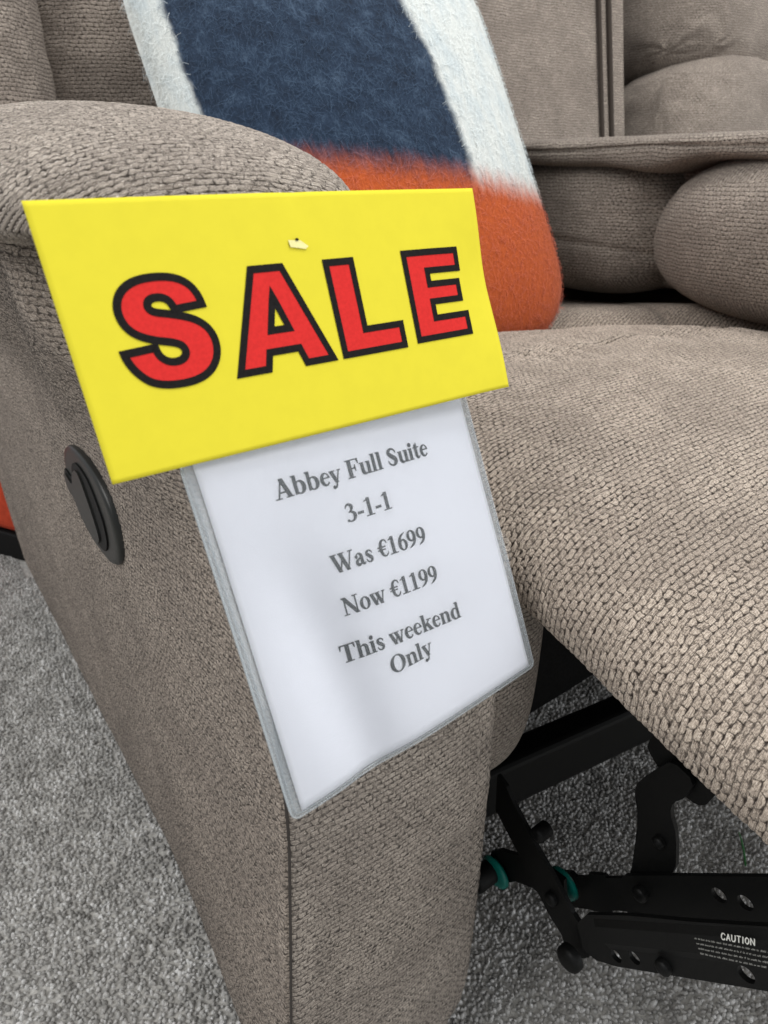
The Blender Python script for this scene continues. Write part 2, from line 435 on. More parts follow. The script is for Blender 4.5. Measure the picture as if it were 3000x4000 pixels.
# ---- arm: lofted cross-section, bowed front
def sstep(x, a, b):
    t_ = np.clip((x - a) / (b - a), 0, 1); return t_ * t_ * (3 - 2 * t_)
ZF = np.array([.0, .04, .06, .10, .158, .25, .32, .38, .42, .47, .52, .58, .63, .67])
YF = np.array([.03, .018, .008, .003, .001, .0, .0, .001, .005, .014, .030, .058, .084, .11])
ZX = np.array([0, .1, .24, .33, .40, .50]); XX = np.array([-.020, -.019, -.014, -.008, -.003, .0])
XW = .153
def arm_section(z):
    yf = np.interp(z, ZF, YF)
    bul = -.006 * math.sin(math.pi * min(max(z / .62, 0), 1))
    ins = .020 * (1 - min((z - .042) / .035, 1)) ** 2 if z < .077 else 0
    xl = float(np.interp(z, ZX, XX))
    pts = []
    # inner side from back to front
    for y in np.linspace(.98, yf + .04, 60): pts.append((XW - ins, y))
    for a in np.linspace(0, math.pi / 2, 10): pts.append((XW - ins - .026 + .026 * math.cos(a), yf + .026 - .026 * math.sin(a)))
    for x in np.linspace(XW - .03, xl + .016, 140)[1:]:
        pts.append((x - ins * .3, yf - .004 * math.sin(math.pi * x / XW)))
    # stitched corner: swell, groove, swell
    c = (xl + ins * .4, yf)
    for dx, dy in ((.011, -.0006), (.0065, -.0004), (.0035, .0004), (.0016, .0014), (.0009, .0026), (.0016, .0042)[0:2], (-.0004, .0052), (-.0008, .0085), (-.0004, .013)):
        pts.append((c[0] + dx, c[1] + dy))
    for y in np.concatenate([np.linspace(yf + .014, yf + .40, 360), np.linspace(yf + .403, .9, 170), np.linspace(.91, .965, 6)]):
        b2 = bul * (1 + .6 * math.sin((y - yf) * 3.0)) * float(sstep(y, .0, .3)) + xl * (1 - float(sstep(y, yf, yf + .30)))
        b2 -= .046 * float(sstep(z, .50, .665)) * float(sstep(y, yf, yf + .08))
        pts.append((b2 + ins, y))
    for a in np.linspace(0, math.pi / 2, 6): pts.append((bul * 1.3 + ins + .015 - .015 * math.cos(a), .965 + .015 * math.sin(a)))
    return pts
zs = np.concatenate([np.linspace(.036, .08, 36), np.linspace(.0812, .668, 480)])
sec = [arm_section(z) for z in zs]
nP = len(sec[0]); V = []; UV = []
ref = np.array(arm_section(.3)); arc = np.concatenate([[0], np.cumsum(np.linalg.norm(np.diff(ref, axis=0), axis=1))])
for z, s_ in zip(zs, sec):
    for k, (x, y) in enumerate(s_):
        V.append((x, y, z)); UV.append((arc[k], z))
V = np.array(V)
# soft puckers on the outer side under the roll
pk = np.exp(-((V[:, 2] - .60) / .07) ** 2) * (V[:, 0] < .01)
V[:, 0] += pk * .0035 * np.sin(V[:, 1] * 34 + V[:, 2] * 60)
V[:, 0] += np.where(V[:, 0] < .01, .0012 * noise1(V * 1.6, 4), 0); V[:, 1] += np.where((V[:, 1] < .12) & (V[:, 0] > .02), .0010 * noise1(V * 2, 5), 0)
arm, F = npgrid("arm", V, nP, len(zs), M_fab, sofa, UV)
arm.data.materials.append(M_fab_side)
CORNER = 60 + 10 + 139
arm.data.polygons.foreach_set("material_index", ((F[:, 0] % nP) > CORNER + 4).astype(np.int32))
arm.data.update()
seam_pts = [(c_[0] - .0006, c_[1] - .0002, z) for z, c_ in ((z, sec[i][CORNER + 3]) for i, z in enumerate(zs)) if z < .6]
tube("arm_seam", [(x - .0004, y - .0006, z) for x, y, z in seam_pts[::8]], .0008, M_thread, arm, n=6)

# ---- padded roll on top of the arm
def pad():
    nu, nv = 420, 430
    V = []; UV = []
    ys = .565 - .5 * np.cos(np.linspace(0, math.pi, nv))
    for y in ys:
        q = abs((y - .565) / .5005); s_ = max(1 - q ** 4.6, 0)
        sx = s_ ** (1 / 3.0); sz = s_ ** (1 / 2.3)
        ring = []
        for a in np.linspace(-math.pi, math.pi, nu) - math.pi / 2:
            cx_, sn = math.cos(a), math.sin(a)
            px = .022 + (.134 if cx_ > 0 else .100) * sx * math.copysign(abs(cx_) ** (2 / 2.1), cx_)
            hz = .056 if sn > 0 else .016
            pz = .660 + hz * sz * math.copysign(abs(sn) ** (2 / 2.05), sn)
            ring.append((px, y, pz))
        r = np.array(ring); L = np.concatenate([[0], np.cumsum(np.linalg.norm(np.diff(r, axis=0), axis=1))])
        L -= L[-1] / 2
        V += ring; UV += [(p[0] - math.copysign(max(0, .70 - p[2]) * .6 * min(1, abs(p[0] - .03) / .06), p[0] - .03), (p[1] + p[2]) * .95) for p in ring]
    V = np.array(V); V[:, 2] += .0012 * noise1(V * 1.3, 9)
    return npgrid("arm_pad", V, nu, nv, M_fab, arm, UV, True)[0]
pad()

# ---- recline handle on the outer side
def ellipse_disc(cy, cz, hy, hz, n=72, e=2.35, k=1.0):
    out = []
    for a in np.linspace(0, 2 * math.pi, n, endpoint=False):
        c, s_ = math.cos(a), math.sin(a)
        out.append((cy + k * hy * math.copysign(abs(c) ** (2 / e), c), cz + k * hz * math.copysign(abs(s_) ** (2 / e), s_)))
    return out
def rings_mesh(name, rings, mat, parent, cap=True):
    n = len(rings[0]); V = [p for r in rings for p in r]; F = []
    for i in range(len(rings) - 1):
        for k in range(n):
            F.append((i * n + k, i * n + (k + 1) % n, (i + 1) * n + (k + 1) % n, (i + 1) * n + k))
    if cap: F.append(tuple(range((len(rings) - 1) * n, len(rings) * n)))
    return mesh(name, V, F, mat, parent)
hc = (.275, .464, .064, .0385)
R_ = lambda k, x: [(x, y, z) for y, z in ellipse_disc(*hc, k=k)]
bez = rings_mesh("recline_handle", [R_(1.0, .0), R_(1.0, -.0072), R_(.975, -.0090), R_(.90, -.0096), R_(.88, -.0096), R_(.80, -.0094)], M_blackpl, sofa, cap=True)
def plateYZ(name, poly, x, th, mat, parent, holes=(), bevel=.0008):
    """flat plate lying in a plane of constant X, outline and round holes in (y, z) metres"""
    outer = [Vector((p[0], p[1], 0)) for p in poly]
    def area2(c): return sum(c[i].x * c[(i + 1) % len(c)].y - c[(i + 1) % len(c)].x * c[i].y for i in range(len(c)))
    if area2(outer) < 0: outer.reverse()
    loops = [outer]
    for (hy, hz, r) in holes:
        loops.append([Vector((hy + r * math.cos(-a), hz + r * math.sin(-a), 0)) for a in np.linspace(0, 2 * math.pi, 20, endpoint=False)])
    tri = tessellate_polygon(loops)
    flat = [v for l in loops for v in l]; n = len(flat)
    V = [(x - th / 2, v.x, v.y) for v in flat] + [(x + th / 2, v.x, v.y) for v in flat]
    Fc = []
    for t_ in tri:
        a, b, c = t_
        ar = (flat[b].x - flat[a].x) * (flat[c].y - flat[a].y) - (flat[c].x - flat[a].x) * (flat[b].y - flat[a].y)
        if ar < 0: b, c = c, b
        Fc.append((a, c, b)); Fc.append((a + n, b + n, c + n))
    s0 = 0
    for l in loops:
        m = len(l)
        for i in range(m):
            a, b = s0 + i, s0 + (i + 1) % m
            Fc.append((a, b, b + n, a + n))
        s0 += m
    o = mesh(name, V, Fc, mat, parent, smooth=False)
    return o
def smooth_poly(P, k=2):
    P = [np.array(p, float) for p in P]
    for _ in range(k):
        Q = []
        for i in range(len(P)):
            a, b = P[i], P[(i + 1) % len(P)]
            Q += [a * .78 + b * .22, a * .22 + b * .78]
        P = Q
    return [tuple(p) for p in P]
cup = [(.338, .474), (.312, .470), (.302, .487), (.284, .494), (.256, .490), (.236, .468), (.236, .450), (.247, .437), (.262, .434), (.282, .437), (.302, .441), (.312, .452), (.334, .452)]
plateYZ("handle_recess_shade", smooth_poly(cup), -.0100, .0012, M_blackpl2, bez)  # flat plate, the pocket's shade put into its darker colour
lev = [(.335, .471), (.309, .466), (.301, .480), (.286, .488), (.276, .487), (.258, .462), (.252, .446), (.262, .437), (.282, .4395), (.300, .443), (.312, .455), (.332, .455)]
plateYZ("lever", smooth_poly(lev), -.0109, .0024, M_blackpl, bez)

# ---- seat running out into the raised footrest: one chaise pad
ZY = np.array([-.60, -.45, -.30, -.20, -.14, -.10, -.043, -.01, .028, .08, .15, .24, .32, .40, .48, .60, .72])
ZZ = np.array([.30, .365, .423, .455, .467, .478, .496, .505, .515, .523, .528, .527, .518, .505, .497, .49, .485])
def chaise():
    nu, nv = 960, 760
    ys = np.concatenate([np.linspace(-.43, .30, 600), np.linspace(.302, .72, 160)])
    zc = np.interp(ys, ZY, ZZ); kern = np.ones(61) / 61
    zc = np.convolve(np.pad(zc, 30, mode='edge'), kern, 'valid')
    sl = np.concatenate([[0], np.cumsum(np.hypot(np.diff(ys), np.diff(zc)))])
    # spend most columns on the upper side and the left edge
    a = np.concatenate([np.linspace(-.5 * math.pi, 0, 60, endpoint=False), np.linspace(0, math.pi, 760, endpoint=False), np.linspace(math.pi, 1.5 * math.pi, 140)])
    w_ = np.linspace(0, math.pi, 20001); px = .298 * np.sign(np.cos(w_)) * np.abs(np.cos(w_)) ** (2 / 4.6); pz = .056 * np.abs(np.sin(w_)) ** (2 / 2.3)
    L_ = np.concatenate([[0], np.cumsum(np.hypot(np.diff(px), np.diff(pz)))]); a[60:820] = np.interp(np.linspace(0, L_[-1], 760, endpoint=False), L_, w_)
    c, q = np.cos(a)[None, :], np.sin(a)[None, :]
    Y = ys[:, None]; Zc = zc[:, None]
    ef = np.clip((Y + .43) / .05, 0, 1); ef = np.sqrt(np.clip(1 - (1 - ef) ** 2, 0, 1))
    x = (.462 + .298 * np.sign(c) * np.abs(c) ** (2 / 4.6)) + 0 * Y
    x = x + .16 * sstep(Y, -.05, .10) * sstep(x, .62, .765)
    hz = np.where(q > 0, .056, .024) * ef
    z = Zc - .056 + hz * np.sign(q) * np.abs(q) ** (2 / 2.3)
    top = (q > 0)
    dl = (x - .62) * .72 + (Y - .22) * .69
    z = z - top * .036 * np.exp(-((dl - .060) / .034) ** 2) * sstep(x, .36, .55)
    z = z + top * .010 * sstep(dl, .05, .12)
    ln = .229 - (x - .353) * .165 + .004 * np.sin(x * 40)
    fade = sstep(x, .25, .36)
    z = z - top * .0040 * np.exp(-((Y - ln) / .004) ** 2) * fade
    # puckers pulled in by the stitching
    z = z + top * .0016 * np.exp(-((Y - ln) / .035) ** 2) * fade * np.sin(x * 150 + 3 * np.sin(x * 31))
    z = z - top * .007 * np.exp(-((x - .66 - (Y - .21) * .6) / .010) ** 2) * sstep(Y, .20, .26)
    V = np.stack([x, Y + 0 * x, z], -1)
    L = np.concatenate([np.zeros((nv, 1)), np.cumsum(np.linalg.norm(np.diff(V, axis=1), axis=2), axis=1)], 1)
    u = L[:, -1:] - L
    V = V.reshape(-1, 3)
    V[:, 2] += .0024 * noise1(V * .8, 12) + .0010 * noise1(V * 3, 13); V[:, 0] += .0014 * noise1(V * 2.2, 14)
    UV = np.stack([u.ravel(), np.repeat(sl, nu)], -1)
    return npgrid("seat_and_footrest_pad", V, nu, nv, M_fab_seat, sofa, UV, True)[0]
chaise()
# pleated cloth panel between the arm and the footrest mechanism
superell("seat_front_panel", (.170, .052, .385), (.044, .035, .100), M_fab_bump, sofa, e=(3, 2.2, 3.0), nu=90, nv=60, wr=.0015, seed=3)
box("seat_base", (.245, .085, .240), (.76, .60, .44), M_cloth, sofa, .006)

# ---- fold-down console between the seats
def band():
    nu, nv = 260, 160; V = []; UV = []
    for i in range(nu):
        y = -.30 + .96 * i / (nu - 1); rg = []
        low_z = .686 - .012 * math.exp(-((y - .345) / .05) ** 2) - .004 * math.sin(y * 17)
        for a in np.linspace(0, 2 * math.pi, nv):
            c, q = math.cos(a), math.sin(a)
            hx, hz = .205, (.7185 - low_z) / 2
            x = .905 + hx * math.copysign(abs(c) ** (2 / 12), c); z = (.7185 + low_z) / 2 + hz * math.copysign(abs(q) ** (2 / 3.4), q)
            rg.append((x, y, z))
        r = np.array(rg); L = np.concatenate([[0], np.cumsum(np.linalg.norm(np.diff(r, axis=0), axis=1))])
        V += rg; UV += [(y, l) for l in L]
    V = np.array(V); V += (.0016 * noise1(V, 21))[:, None] * np.array([[1, 0, 1]])
    V[:, 0] += .004 * np.exp(-((V[:, 2] - .7045 - .0015 * np.sin(V[:, 1] * 23)) / .0018) ** 2) * (V[:, 0] < .80)
    return mesh("console_band", V, grid_faces(nv, nu), M_fab_far, sofa, uv=UV)
band()
def lobe_seam(P):
    # stitched line along the lower third of the roll
    g = np.exp(-((P[:, 2] + .018 + .10 * (P[:, 1]) ** 2 * 4 - .05 * P[:, 1]) / .0045) ** 2) * (P[:, 0] < 0)
    P[:, 0] += .0035 * g; return P
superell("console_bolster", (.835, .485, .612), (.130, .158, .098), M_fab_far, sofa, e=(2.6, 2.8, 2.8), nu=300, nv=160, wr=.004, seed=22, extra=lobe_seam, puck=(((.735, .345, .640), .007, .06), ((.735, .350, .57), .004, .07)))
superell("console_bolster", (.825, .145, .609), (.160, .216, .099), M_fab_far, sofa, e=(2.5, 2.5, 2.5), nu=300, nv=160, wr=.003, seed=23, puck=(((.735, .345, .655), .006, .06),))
superell("console_core", (.965, .32, .615), (.175, .38, .090), M_fab_far, sofa, e=(6, 6, 6), nu=60, nv=30)
box("console_base", (.87, -.02, .18), (1.25, .66, .52), M_fab_far, sofa, .02)

# ---- backrests
superell("backrest_wing", (.020, .860, .860), (.138, .130, .30), M_fab_far, sofa, e=(2.6, 2.4, 3), tilt=math.radians(9), wr=.006, seed=31, nu=260, nv=200, puck=(((.15, .74, .82), .008, .12), ((.10, .74, .74), .006, .12)))
superell("backrest_cushion", (.425, .890, .870), (.278, .135, .31), M_fab_far, sofa, e=(3.0, 2.4, 3), tilt=math.radians(9), wr=.007, seed=32, nu=260, nv=200, puck=(((.17, .76, .84), .008, .12), ((.20, .75, .75), .006, .10)))
box("backrest_frame", (.02, .885, .06), (1.9, .985, .66), M_fab_far, sofa, .02)
def panel():
    nu, nv = 60, 70; V = []; UV = []
    for j in range(nv):
        z = .60 + .75 * j / (nv - 1)
        for i in range(nu):
            x = .70 + .465 * i / (nu - 1)
            y = .70 + (z - .6) * .20 + .010 * math.cos((x - .86) * 9)
            V.append((x, y, z)); UV.append((x, z))
    V = np.array(V); V[:, 1] += .003 * noise1(V, 41)
    return mesh("recess_panel", V, grid_faces(nu, nv), M_fab_far, sofa, uv=UV)
pn = panel()
for xx, rr in ((1.100, .0042), (1.128, .0050)):
    tube("panel_piping", [(xx + (z - .6) * -.02, .6905 + (z - .6) * .20, z) for z in np.linspace(.62, 1.2, 24)], rr, M_fab_far, pn, n=12)
superell("backrest_cushion", (1.690, .775, .738), (.400, .145, .150), M_fab_far, sofa, e=(6, 2.4, 4.2), nu=300, nv=160, tilt=math.radians(8), wr=.009, seed=33, puck=(((1.36, .68, .86), .016, .14), ((1.58, .64, .87), .012, .12), ((1.33, .70, .76), .010, .14)))
superell("backrest_cushion", (1.715, .845, 1.025), (.410, .150, .200), M_fab_far, sofa, e=(6, 2.4, 4.2), nu=300, nv=160, tilt=math.radians(10), wr=.009, seed=34, puck=(((1.38, .72, .90), .016, .14), ((1.61, .70, .88), .014, .13), ((1.68, .69, .90), .010, .10)))
box("backrest_frame", (.02, .99, .60), (2.0, 1.06, 1.30), M_fab_far, sofa, .03)

# ---- steel footrest mechanism (planes of constant X beside the pad)
LOW = [(-.052, .210), (-.057, .226), (-.085, .261), (-.118, .298), (-.151, .337), (-.185, .375), (-.205, .345), (-.179, .316), (-.162, .296), (-.132, .261), (-.085, .206), (-.071, .193), (-.060, .190)]
low = plateYZ("linkage_bar", LOW, .185, .0035, M_black, sofa, holes=((-.0830, .2150, .0044), (-.0942, .2290, .0044), (-.1512, .2950, .0048)))
def strip(name, a, b, wid, dep, x, mat, parent):
    """raised rib pressed into a bar, from a to b in (y, z)"""
    a = np.array(a); b = np.array(b); d = (b - a) / np.linalg.norm(b - a); n_ = np.array([-d[1], d[0]])
    V = []
    for (p, k) in ((a, 0), (b, 0)):
        for t_, dx in ((-wid, 0), (-wid * .55, -dep), (wid * .55, -dep), (wid, 0)):
            q = p + n_ * t_
            V.append((x + dx, q[0], q[1]))
    return mesh(name, V, [(0, 1, 5, 4), (1, 2, 6, 5), (2, 3, 7, 6), (0, 3, 2, 1), (4, 5, 6, 7)], mat, parent, smooth=False)
strip("pressed_rib", (-.070, .2225), (-.186, .361), .0100, .0018, .1832, M_black, low)
# narrow flange that turns out along the lower edge
V = []
for (y, z) in [(-.071, .193), (-.085, .206), (-.132, .261), (-.162, .296), (-.205, .345)]:
    V += [(.1832, y, z), (.1765, y - .0012, z - .0012), (.1765, y - .0022, z + .0002), (.1832, y - .001, z + .0014)]
F = []
for i in range(4):
    for k in range(4): F.append((i * 4 + k, i * 4 + (k + 1) % 4, i * 4 + 4 + (k + 1) % 4, i * 4 + 4 + k))
UPP = [(.009, .150), (.002, .170), (-.016, .189), (-.021, .189), (-.030, .200), (-.031, .205), (-.043, .217), (-.045, .216), (-.056, .229), (-.057, .233), (-.087, .268), (-.135, .323), (-.165, .357), (-.178, .330), (-.143, .291), (-.111, .251), (-.078, .213), (-.069, .203), (-.065, .202), (-.055, .191), (-.055, .187), (-.043, .174), (-.036, .168), (-.022, .153), (-.005, .138)]
upb = plateYZ("linkage_bar", UPP, .225, .0035, M_black, sofa, holes=((-.1160, .2830, .0048), (-.1300, .2930, .0048)))
DIA = [(.043, .262), (.033, .258), (.025, .249), (.013, .239), (-.004, .225), (-.020, .214), (-.032, .204), (-.041, .196), (-.050, .192), (-.061, .183), (-.060, .169), (-.052, .156), (-.042, .150), (-.036, .163), (-.022, .171), (-.008, .183), (.017, .205), (.041, .225)]
dia = plateYZ("linkage_bar", DIA, .196, .0035, M_black, sofa)
STUB = [(.052, .122), (.049, .158), (.040, .170), (.018, .186), (-.009, .201), (-.023, .204), (-.028, .179), (-.014, .167), (.003, .164), (.020, .152), (.031, .136), (.042, .120)]
stub = plateYZ("linkage_bar", STUB, .206, .0035, M_black, sofa)
SLK = [(-.047, .305), (-.048, .315), (-.059, .338), (-.066, .350), (-.082, .346), (-.080, .330), (-.073, .319), (-.073, .310), (-.081, .295), (-.087, .264), (-.075, .240), (-.058, .228), (-.058, .242), (-.054, .286)]
slk = plateYZ("linkage_bar", smooth_poly(SLK, 1), .231, .0035, M_black, sofa)
PLT = [(-.046, .340), (-.046, .347), (-.049, .355), (-.055, .363), (-.075, .410), (-.102, .400), (-.096, .350), (-.092, .337), (-.090, .329), (-.086, .325), (-.083, .324), (-.078, .324), (-.075, .326), (-.063, .327), (-.054, .333)]
plt_ = plateYZ("mounting_bracket", smooth_poly(PLT, 1), .237, .004, M_black, sofa)

def cyl(name, c, r, L, mat, parent, n=28, dome=.0):
    x, y, z = c; rings = []
    for dx, k in ((L / 2, 1.0), (-L / 2 + r * .25, 1.0), (-L / 2 + r * .08, .93), (-L / 2 - dome * .5, .72), (-L / 2 - dome, .35)):
        rings.append([(x + dx, y + r * k * math.cos(a), z + r * k * math.sin(a)) for a in np.linspace(0, 2 * math.pi, n, endpoint=False)])
    return rings_mesh(name, rings, mat, parent)
cyl("pivot_bolt", (.1815, -.0525, .1705), .0100, .007, M_black, sofa, dome=.0015)
cyl("pivot_bolt", (.1930, -.0230, .1925), .0055, .006, M_black, sofa, dome=.001)
cyl("pivot_bolt", (.1990, -.0010, .2390), .0062, .012, M_black, sofa, dome=.001)
cyl("pivot_bolt", (.222, -.0720, .2330), .0056, .008, M_black, sofa, dome=.001)
cyl("pivot_bolt", (.1815, -.1125, .2475), .0052, .005, M_black, sofa, dome=.001)
cyl("pivot_bolt", (.228, -.0720, .2815), .0042, .006, M_black, sofa, dome=.001)
cyl("pivot_bolt", (.190, .0440, .142), .0100, .020, M_black, sofa, dome=.0015)
cyl("bushing", (.2000, .0400, .1430), .0150, .0022, M_teal, sofa)
cyl("bushing", (.2130, -.0170, .1840), .0140, .0022, M_teal, sofa)
# torque bar under the seat, square steel tube
tb = box("torque_bar", (0, -.014, -.028), (.62, .014, .028), M_black, sofa, .006)
tb.location = (.19, .079, .208); tb.rotation_euler = (0, math.radians(2), math.radians(-8))

# ------------------------------------------------------------------ lettering tools
def catmull(P, n=8, closed=False):
    P = np.array(P, float); out = []
    m = len(P)
    for i in range(m if closed else m - 1):
        if closed: p0, p1, p2, p3 = P[(i - 1) % m], P[i], P[(i + 1) % m], P[(i + 2) % m]
        else: p0, p1, p2, p3 = P[max(i - 1, 0)], P[i], P[i + 1], P[min(i + 2, m - 1)]
        for t_ in np.linspace(0, 1, n, endpoint=False):
            out.append(.5 * ((2 * p1) + (p2 - p0) * t_ + (2 * p0 - 5 * p1 + 4 * p2 - p3) * t_ ** 2 + (3 * p1 - p0 - 3 * p2 + p3) * t_ ** 3))
    if not closed: out.append(P[-1])
    return np.array(out)
def rect(x0, y0, x1, y1): return [[(x0, y0), (x1, y0), (x1, y1), (x0, y1)]]
def poly(*p): return [list(p)]
def ell(cx, cy, rx, ry, a0=0, a1=360, n=28):
    return [(cx + rx * math.cos(math.radians(a)), cy + ry * math.sin(math.radians(a))) for a in np.linspace(a0, a1, n, endpoint=(a1 - a0 != 360))]
def ring(o, i): return [ell(*o), ell(*i)[::-1]]           # outer contour with hole
def arc(o, i, a0, a1): return [ell(*o, a0, a1) + ell(*i, a0, a1)[::-1]]
def dot(cx, cy, r): return [ell(cx, cy, r, r)]
def diag(x0, y0, x1, y1, w): return [[(x0 - w / 2, y0), (x0 + w / 2, y0), (x1 + w / 2, y1), (x1 - w / 2, y1)]]
def stroke(*pw):
    c = catmull(pw, 7); p = c[:, :2]; w = np.maximum(c[:, 2], 6) / 2
    d = np.gradient(p, axis=0); d /= np.linalg.norm(d, axis=1, keepdims=True) + 1e-9
    n_ = np.stack([-d[:, 1], d[:, 0]], -1)
    return [[tuple(q) for q in (p + n_ * w[:, None])] + [tuple(q) for q in (p - n_ * w[:, None])[::-1]]]
six = [ring((258, 215, 222, 225), (262, 205, 92, 185)), stroke((95, 215, 120), (120, 390, 125), (215, 560, 85), (430, 680, 16))]
nine = [[[(500 - x, 676 - y) for x, y in c] for c in g] for g in six]
GL = {
 'l': (278, [rect(66, 0, 200, 676), rect(16, 0, 258, 24), poly((16, 660), (66, 636), (66, 676), (16, 676))]),
 'i': (278, [rect(66, 0, 200, 461), rect(16, 0, 255, 24), poly((16, 445), (66, 425), (66, 461), (16, 461)), dot(131, 605, 78)]),
 'h': (556, [rect(66, 0, 197, 676), poly((16, 660), (66, 636), (66, 676), (16, 676)), arc((335, 318, 155, 156), (270, 310, 86, 108), 0, 165), rect(356, 0, 490, 325), rect(16, 0, 245, 24), rect(306, 0, 540, 24)]),
 'n': (556, [rect(66, 0, 197, 461), poly((16, 445), (66, 425), (66, 461), (16, 461)), arc((335, 318, 155, 156), (270, 310, 86, 108), 0, 165), rect(356, 0, 490, 325), rect(16, 0, 245, 24), rect(306, 0, 540, 24)]),
 'u': (556, [rect(66, 130, 200, 461), rect(16, 437, 120, 461), rect(356, 0, 490, 461), rect(306, 437, 400, 461), arc((222, 142, 156, 156), (290, 150, 86, 105), 180, 345), rect(440, 0, 540, 24)]),
 'b': (556, [rect(66, 10, 190, 676), poly((16, 660), (66, 636), (66, 676), (16, 676)), ring((300, 229, 222, 243), (268, 229, 108, 204))]),
 'd': (556, [rect(366, 0, 490, 676), poly((316, 660), (366, 636), (366, 676), (316, 676)), rect(430, 0, 540, 24), ring((256, 229, 222, 243), (288, 229, 108, 204))]),
 'o': (500, [ring((250, 229, 225, 244), (250, 229, 100, 212))]),
 'e': (444, [arc((225, 229, 200, 243), (262, 240, 105, 200), 12, 322), rect(130, 258, 415, 288), poly((330, 258), (428, 258), (415, 320), (350, 330))]),
 'a': (500, [rect(268, 70, 395, 350), arc((232, 315, 163, 157), (195, 315, 73, 125), 0, 165), dot(102, 345, 58), stroke((330, 90, 120), (380, 25, 80), (430, 25, 55), (480, 70, 14)), stroke((300, 285, 22), (200, 245, 70), (105, 170, 110), (105, 75, 120), (185, 25, 90), (290, 80, 22))]),
 's': (389, [stroke((330, 330, 14), (305, 400, 40), (205, 450, 45), (110, 400, 95), (105, 320, 120), (195, 235, 128), (285, 150, 120), (275, 60, 95), (185, 10, 45), (85, 55, 40), (45, 150, 14))]),
 'S': (556, [stroke((465, 470, 14), (430, 570, 45), (300, 655, 60), (150, 600, 120), (125, 490, 150), (255, 360, 165), (400, 235, 160), (405, 110, 140), (270, 15, 60), (115, 80, 50), (45, 215, 14))]),
 'y': (500, [diag(78, 461, 262, 20, 142), diag(222, -60, 425, 450, 40), stroke((240, -10, 42), (200, -120, 55), (110, -175, 50)), dot(95, -140, 60), rect(10, 437, 235, 461), rect(345, 437, 490, 461)]),
 'w': (722, [diag(80, 450, 250, -10, 135), diag(242, -10, 385, 360, 40), diag(330, 450, 500, -10, 135), diag(498, -10, 652, 450, 40), rect(10, 437, 220, 461), rect(255, 437, 465, 461), rect(570, 437, 712, 461)]),
 'W': (1000, [diag(110, 660, 335, -15, 150), diag(330, -15, 510, 500, 42), diag(450, 660, 680, -15, 150), diag(675, -15, 900, 660, 42), rect(5, 650, 265, 676), rect(345, 650, 610, 676), rect(790, 650, 995, 676)]),
 'A': (722, [diag(130, 12, 355, 680, 46), diag(585, 12, 345, 690, 158), rect(185, 190, 480, 232), rect(10, 0, 250, 25), rect(420, 0, 712, 25)]),
 'F': (611, [rect(98, 0, 255, 676), rect(16, 0, 345, 26), rect(16, 650, 570, 676), poly((500, 676), (585, 676), (590, 490), (562, 490)), rect(240, 325, 420, 362), poly((370, 362), (370, 325), (405, 225), (430, 225), (430, 465), (405, 465))]),
 'T': (667, [rect(255, 0, 412, 676), rect(160, 0, 507, 26), rect(34, 640, 634, 676), poly((34, 676), (110, 676), (58, 490), (30, 490)), poly((634, 676), (558, 676), (610, 490), (638, 490))]),
 'N': (722, [rect(104, 10, 146, 640), diag(115, 665, 595, -10, 165), rect(572, -5, 612, 676), rect(16, 652, 190, 676), rect(16, 0, 235, 24), rect(482, 652, 702, 676)]),
 'O': (778, [ring((389, 332, 355, 350), (389, 332, 195, 318))]),
 'k': (556, [rect(66, 0, 197, 676), poly((16, 660), (66, 636), (66, 676), (16, 676)), diag(175, 175, 425, 450, 55), diag(455, 5, 275, 300, 155), rect(295, 437, 520, 461), rect(16, 0, 242, 24), rect(318, 0, 550, 24)]),
 't': (333, [rect(85, 85, 212, 560), poly((85, 440), (212, 640), (212, 440)), rect(20, 430, 315, 461), stroke((150, 110, 126), (185, 30, 80), (245, 25, 45), (315, 95, 16))]),
 '3': (500, [stroke((45, 520, 14), (105, 620, 50), (225, 640, 80), (320, 530, 130), (260, 400, 60), (160, 345, 22)), stroke((190, 360, 22), (330, 320, 80), (400, 195, 135), (330, 50, 80), (190, 5, 35), (60, 60, 60)), dot(75, 50, 45)]),
 '1': (500, [rect(190, 0, 325, 688), rect(65, 0, 445, 26), poly((195, 600), (65, 570), (65, 592), (300, 688), (325, 688), (325, 600))]),
 '6': (500, six), '9': (500, nine),
 '\u20ac': (500, [stroke((470, 505, 14), (430, 605, 45), (330, 655, 50), (200, 570, 105), (150, 338, 128), (200, 105, 105), (330, 20, 50), (430, 75, 40), (478, 165, 14)), rect(5, 375, 390, 410), rect(5, 268, 370, 303)]),
 '-': (333, [rect(40, 175, 295, 262)]), ' ': (250, []),
}
def text_polys(txt):
    x = 0; out = []
    for ch in txt:
        adv, groups = GL[ch]
        for k, g in enumerate(groups):
            out.append((k, [[(px + x, py) for px, py in c] for c in g]))
        x += adv
    return out, x
def fill(loops):
    L = [[Vector((p[0], p[1], 0)) for p in l] for l in loops]
    flat = [v for l in L for v in l]
    return [(v.x, v.y) for v in flat], tessellate_polygon(L)

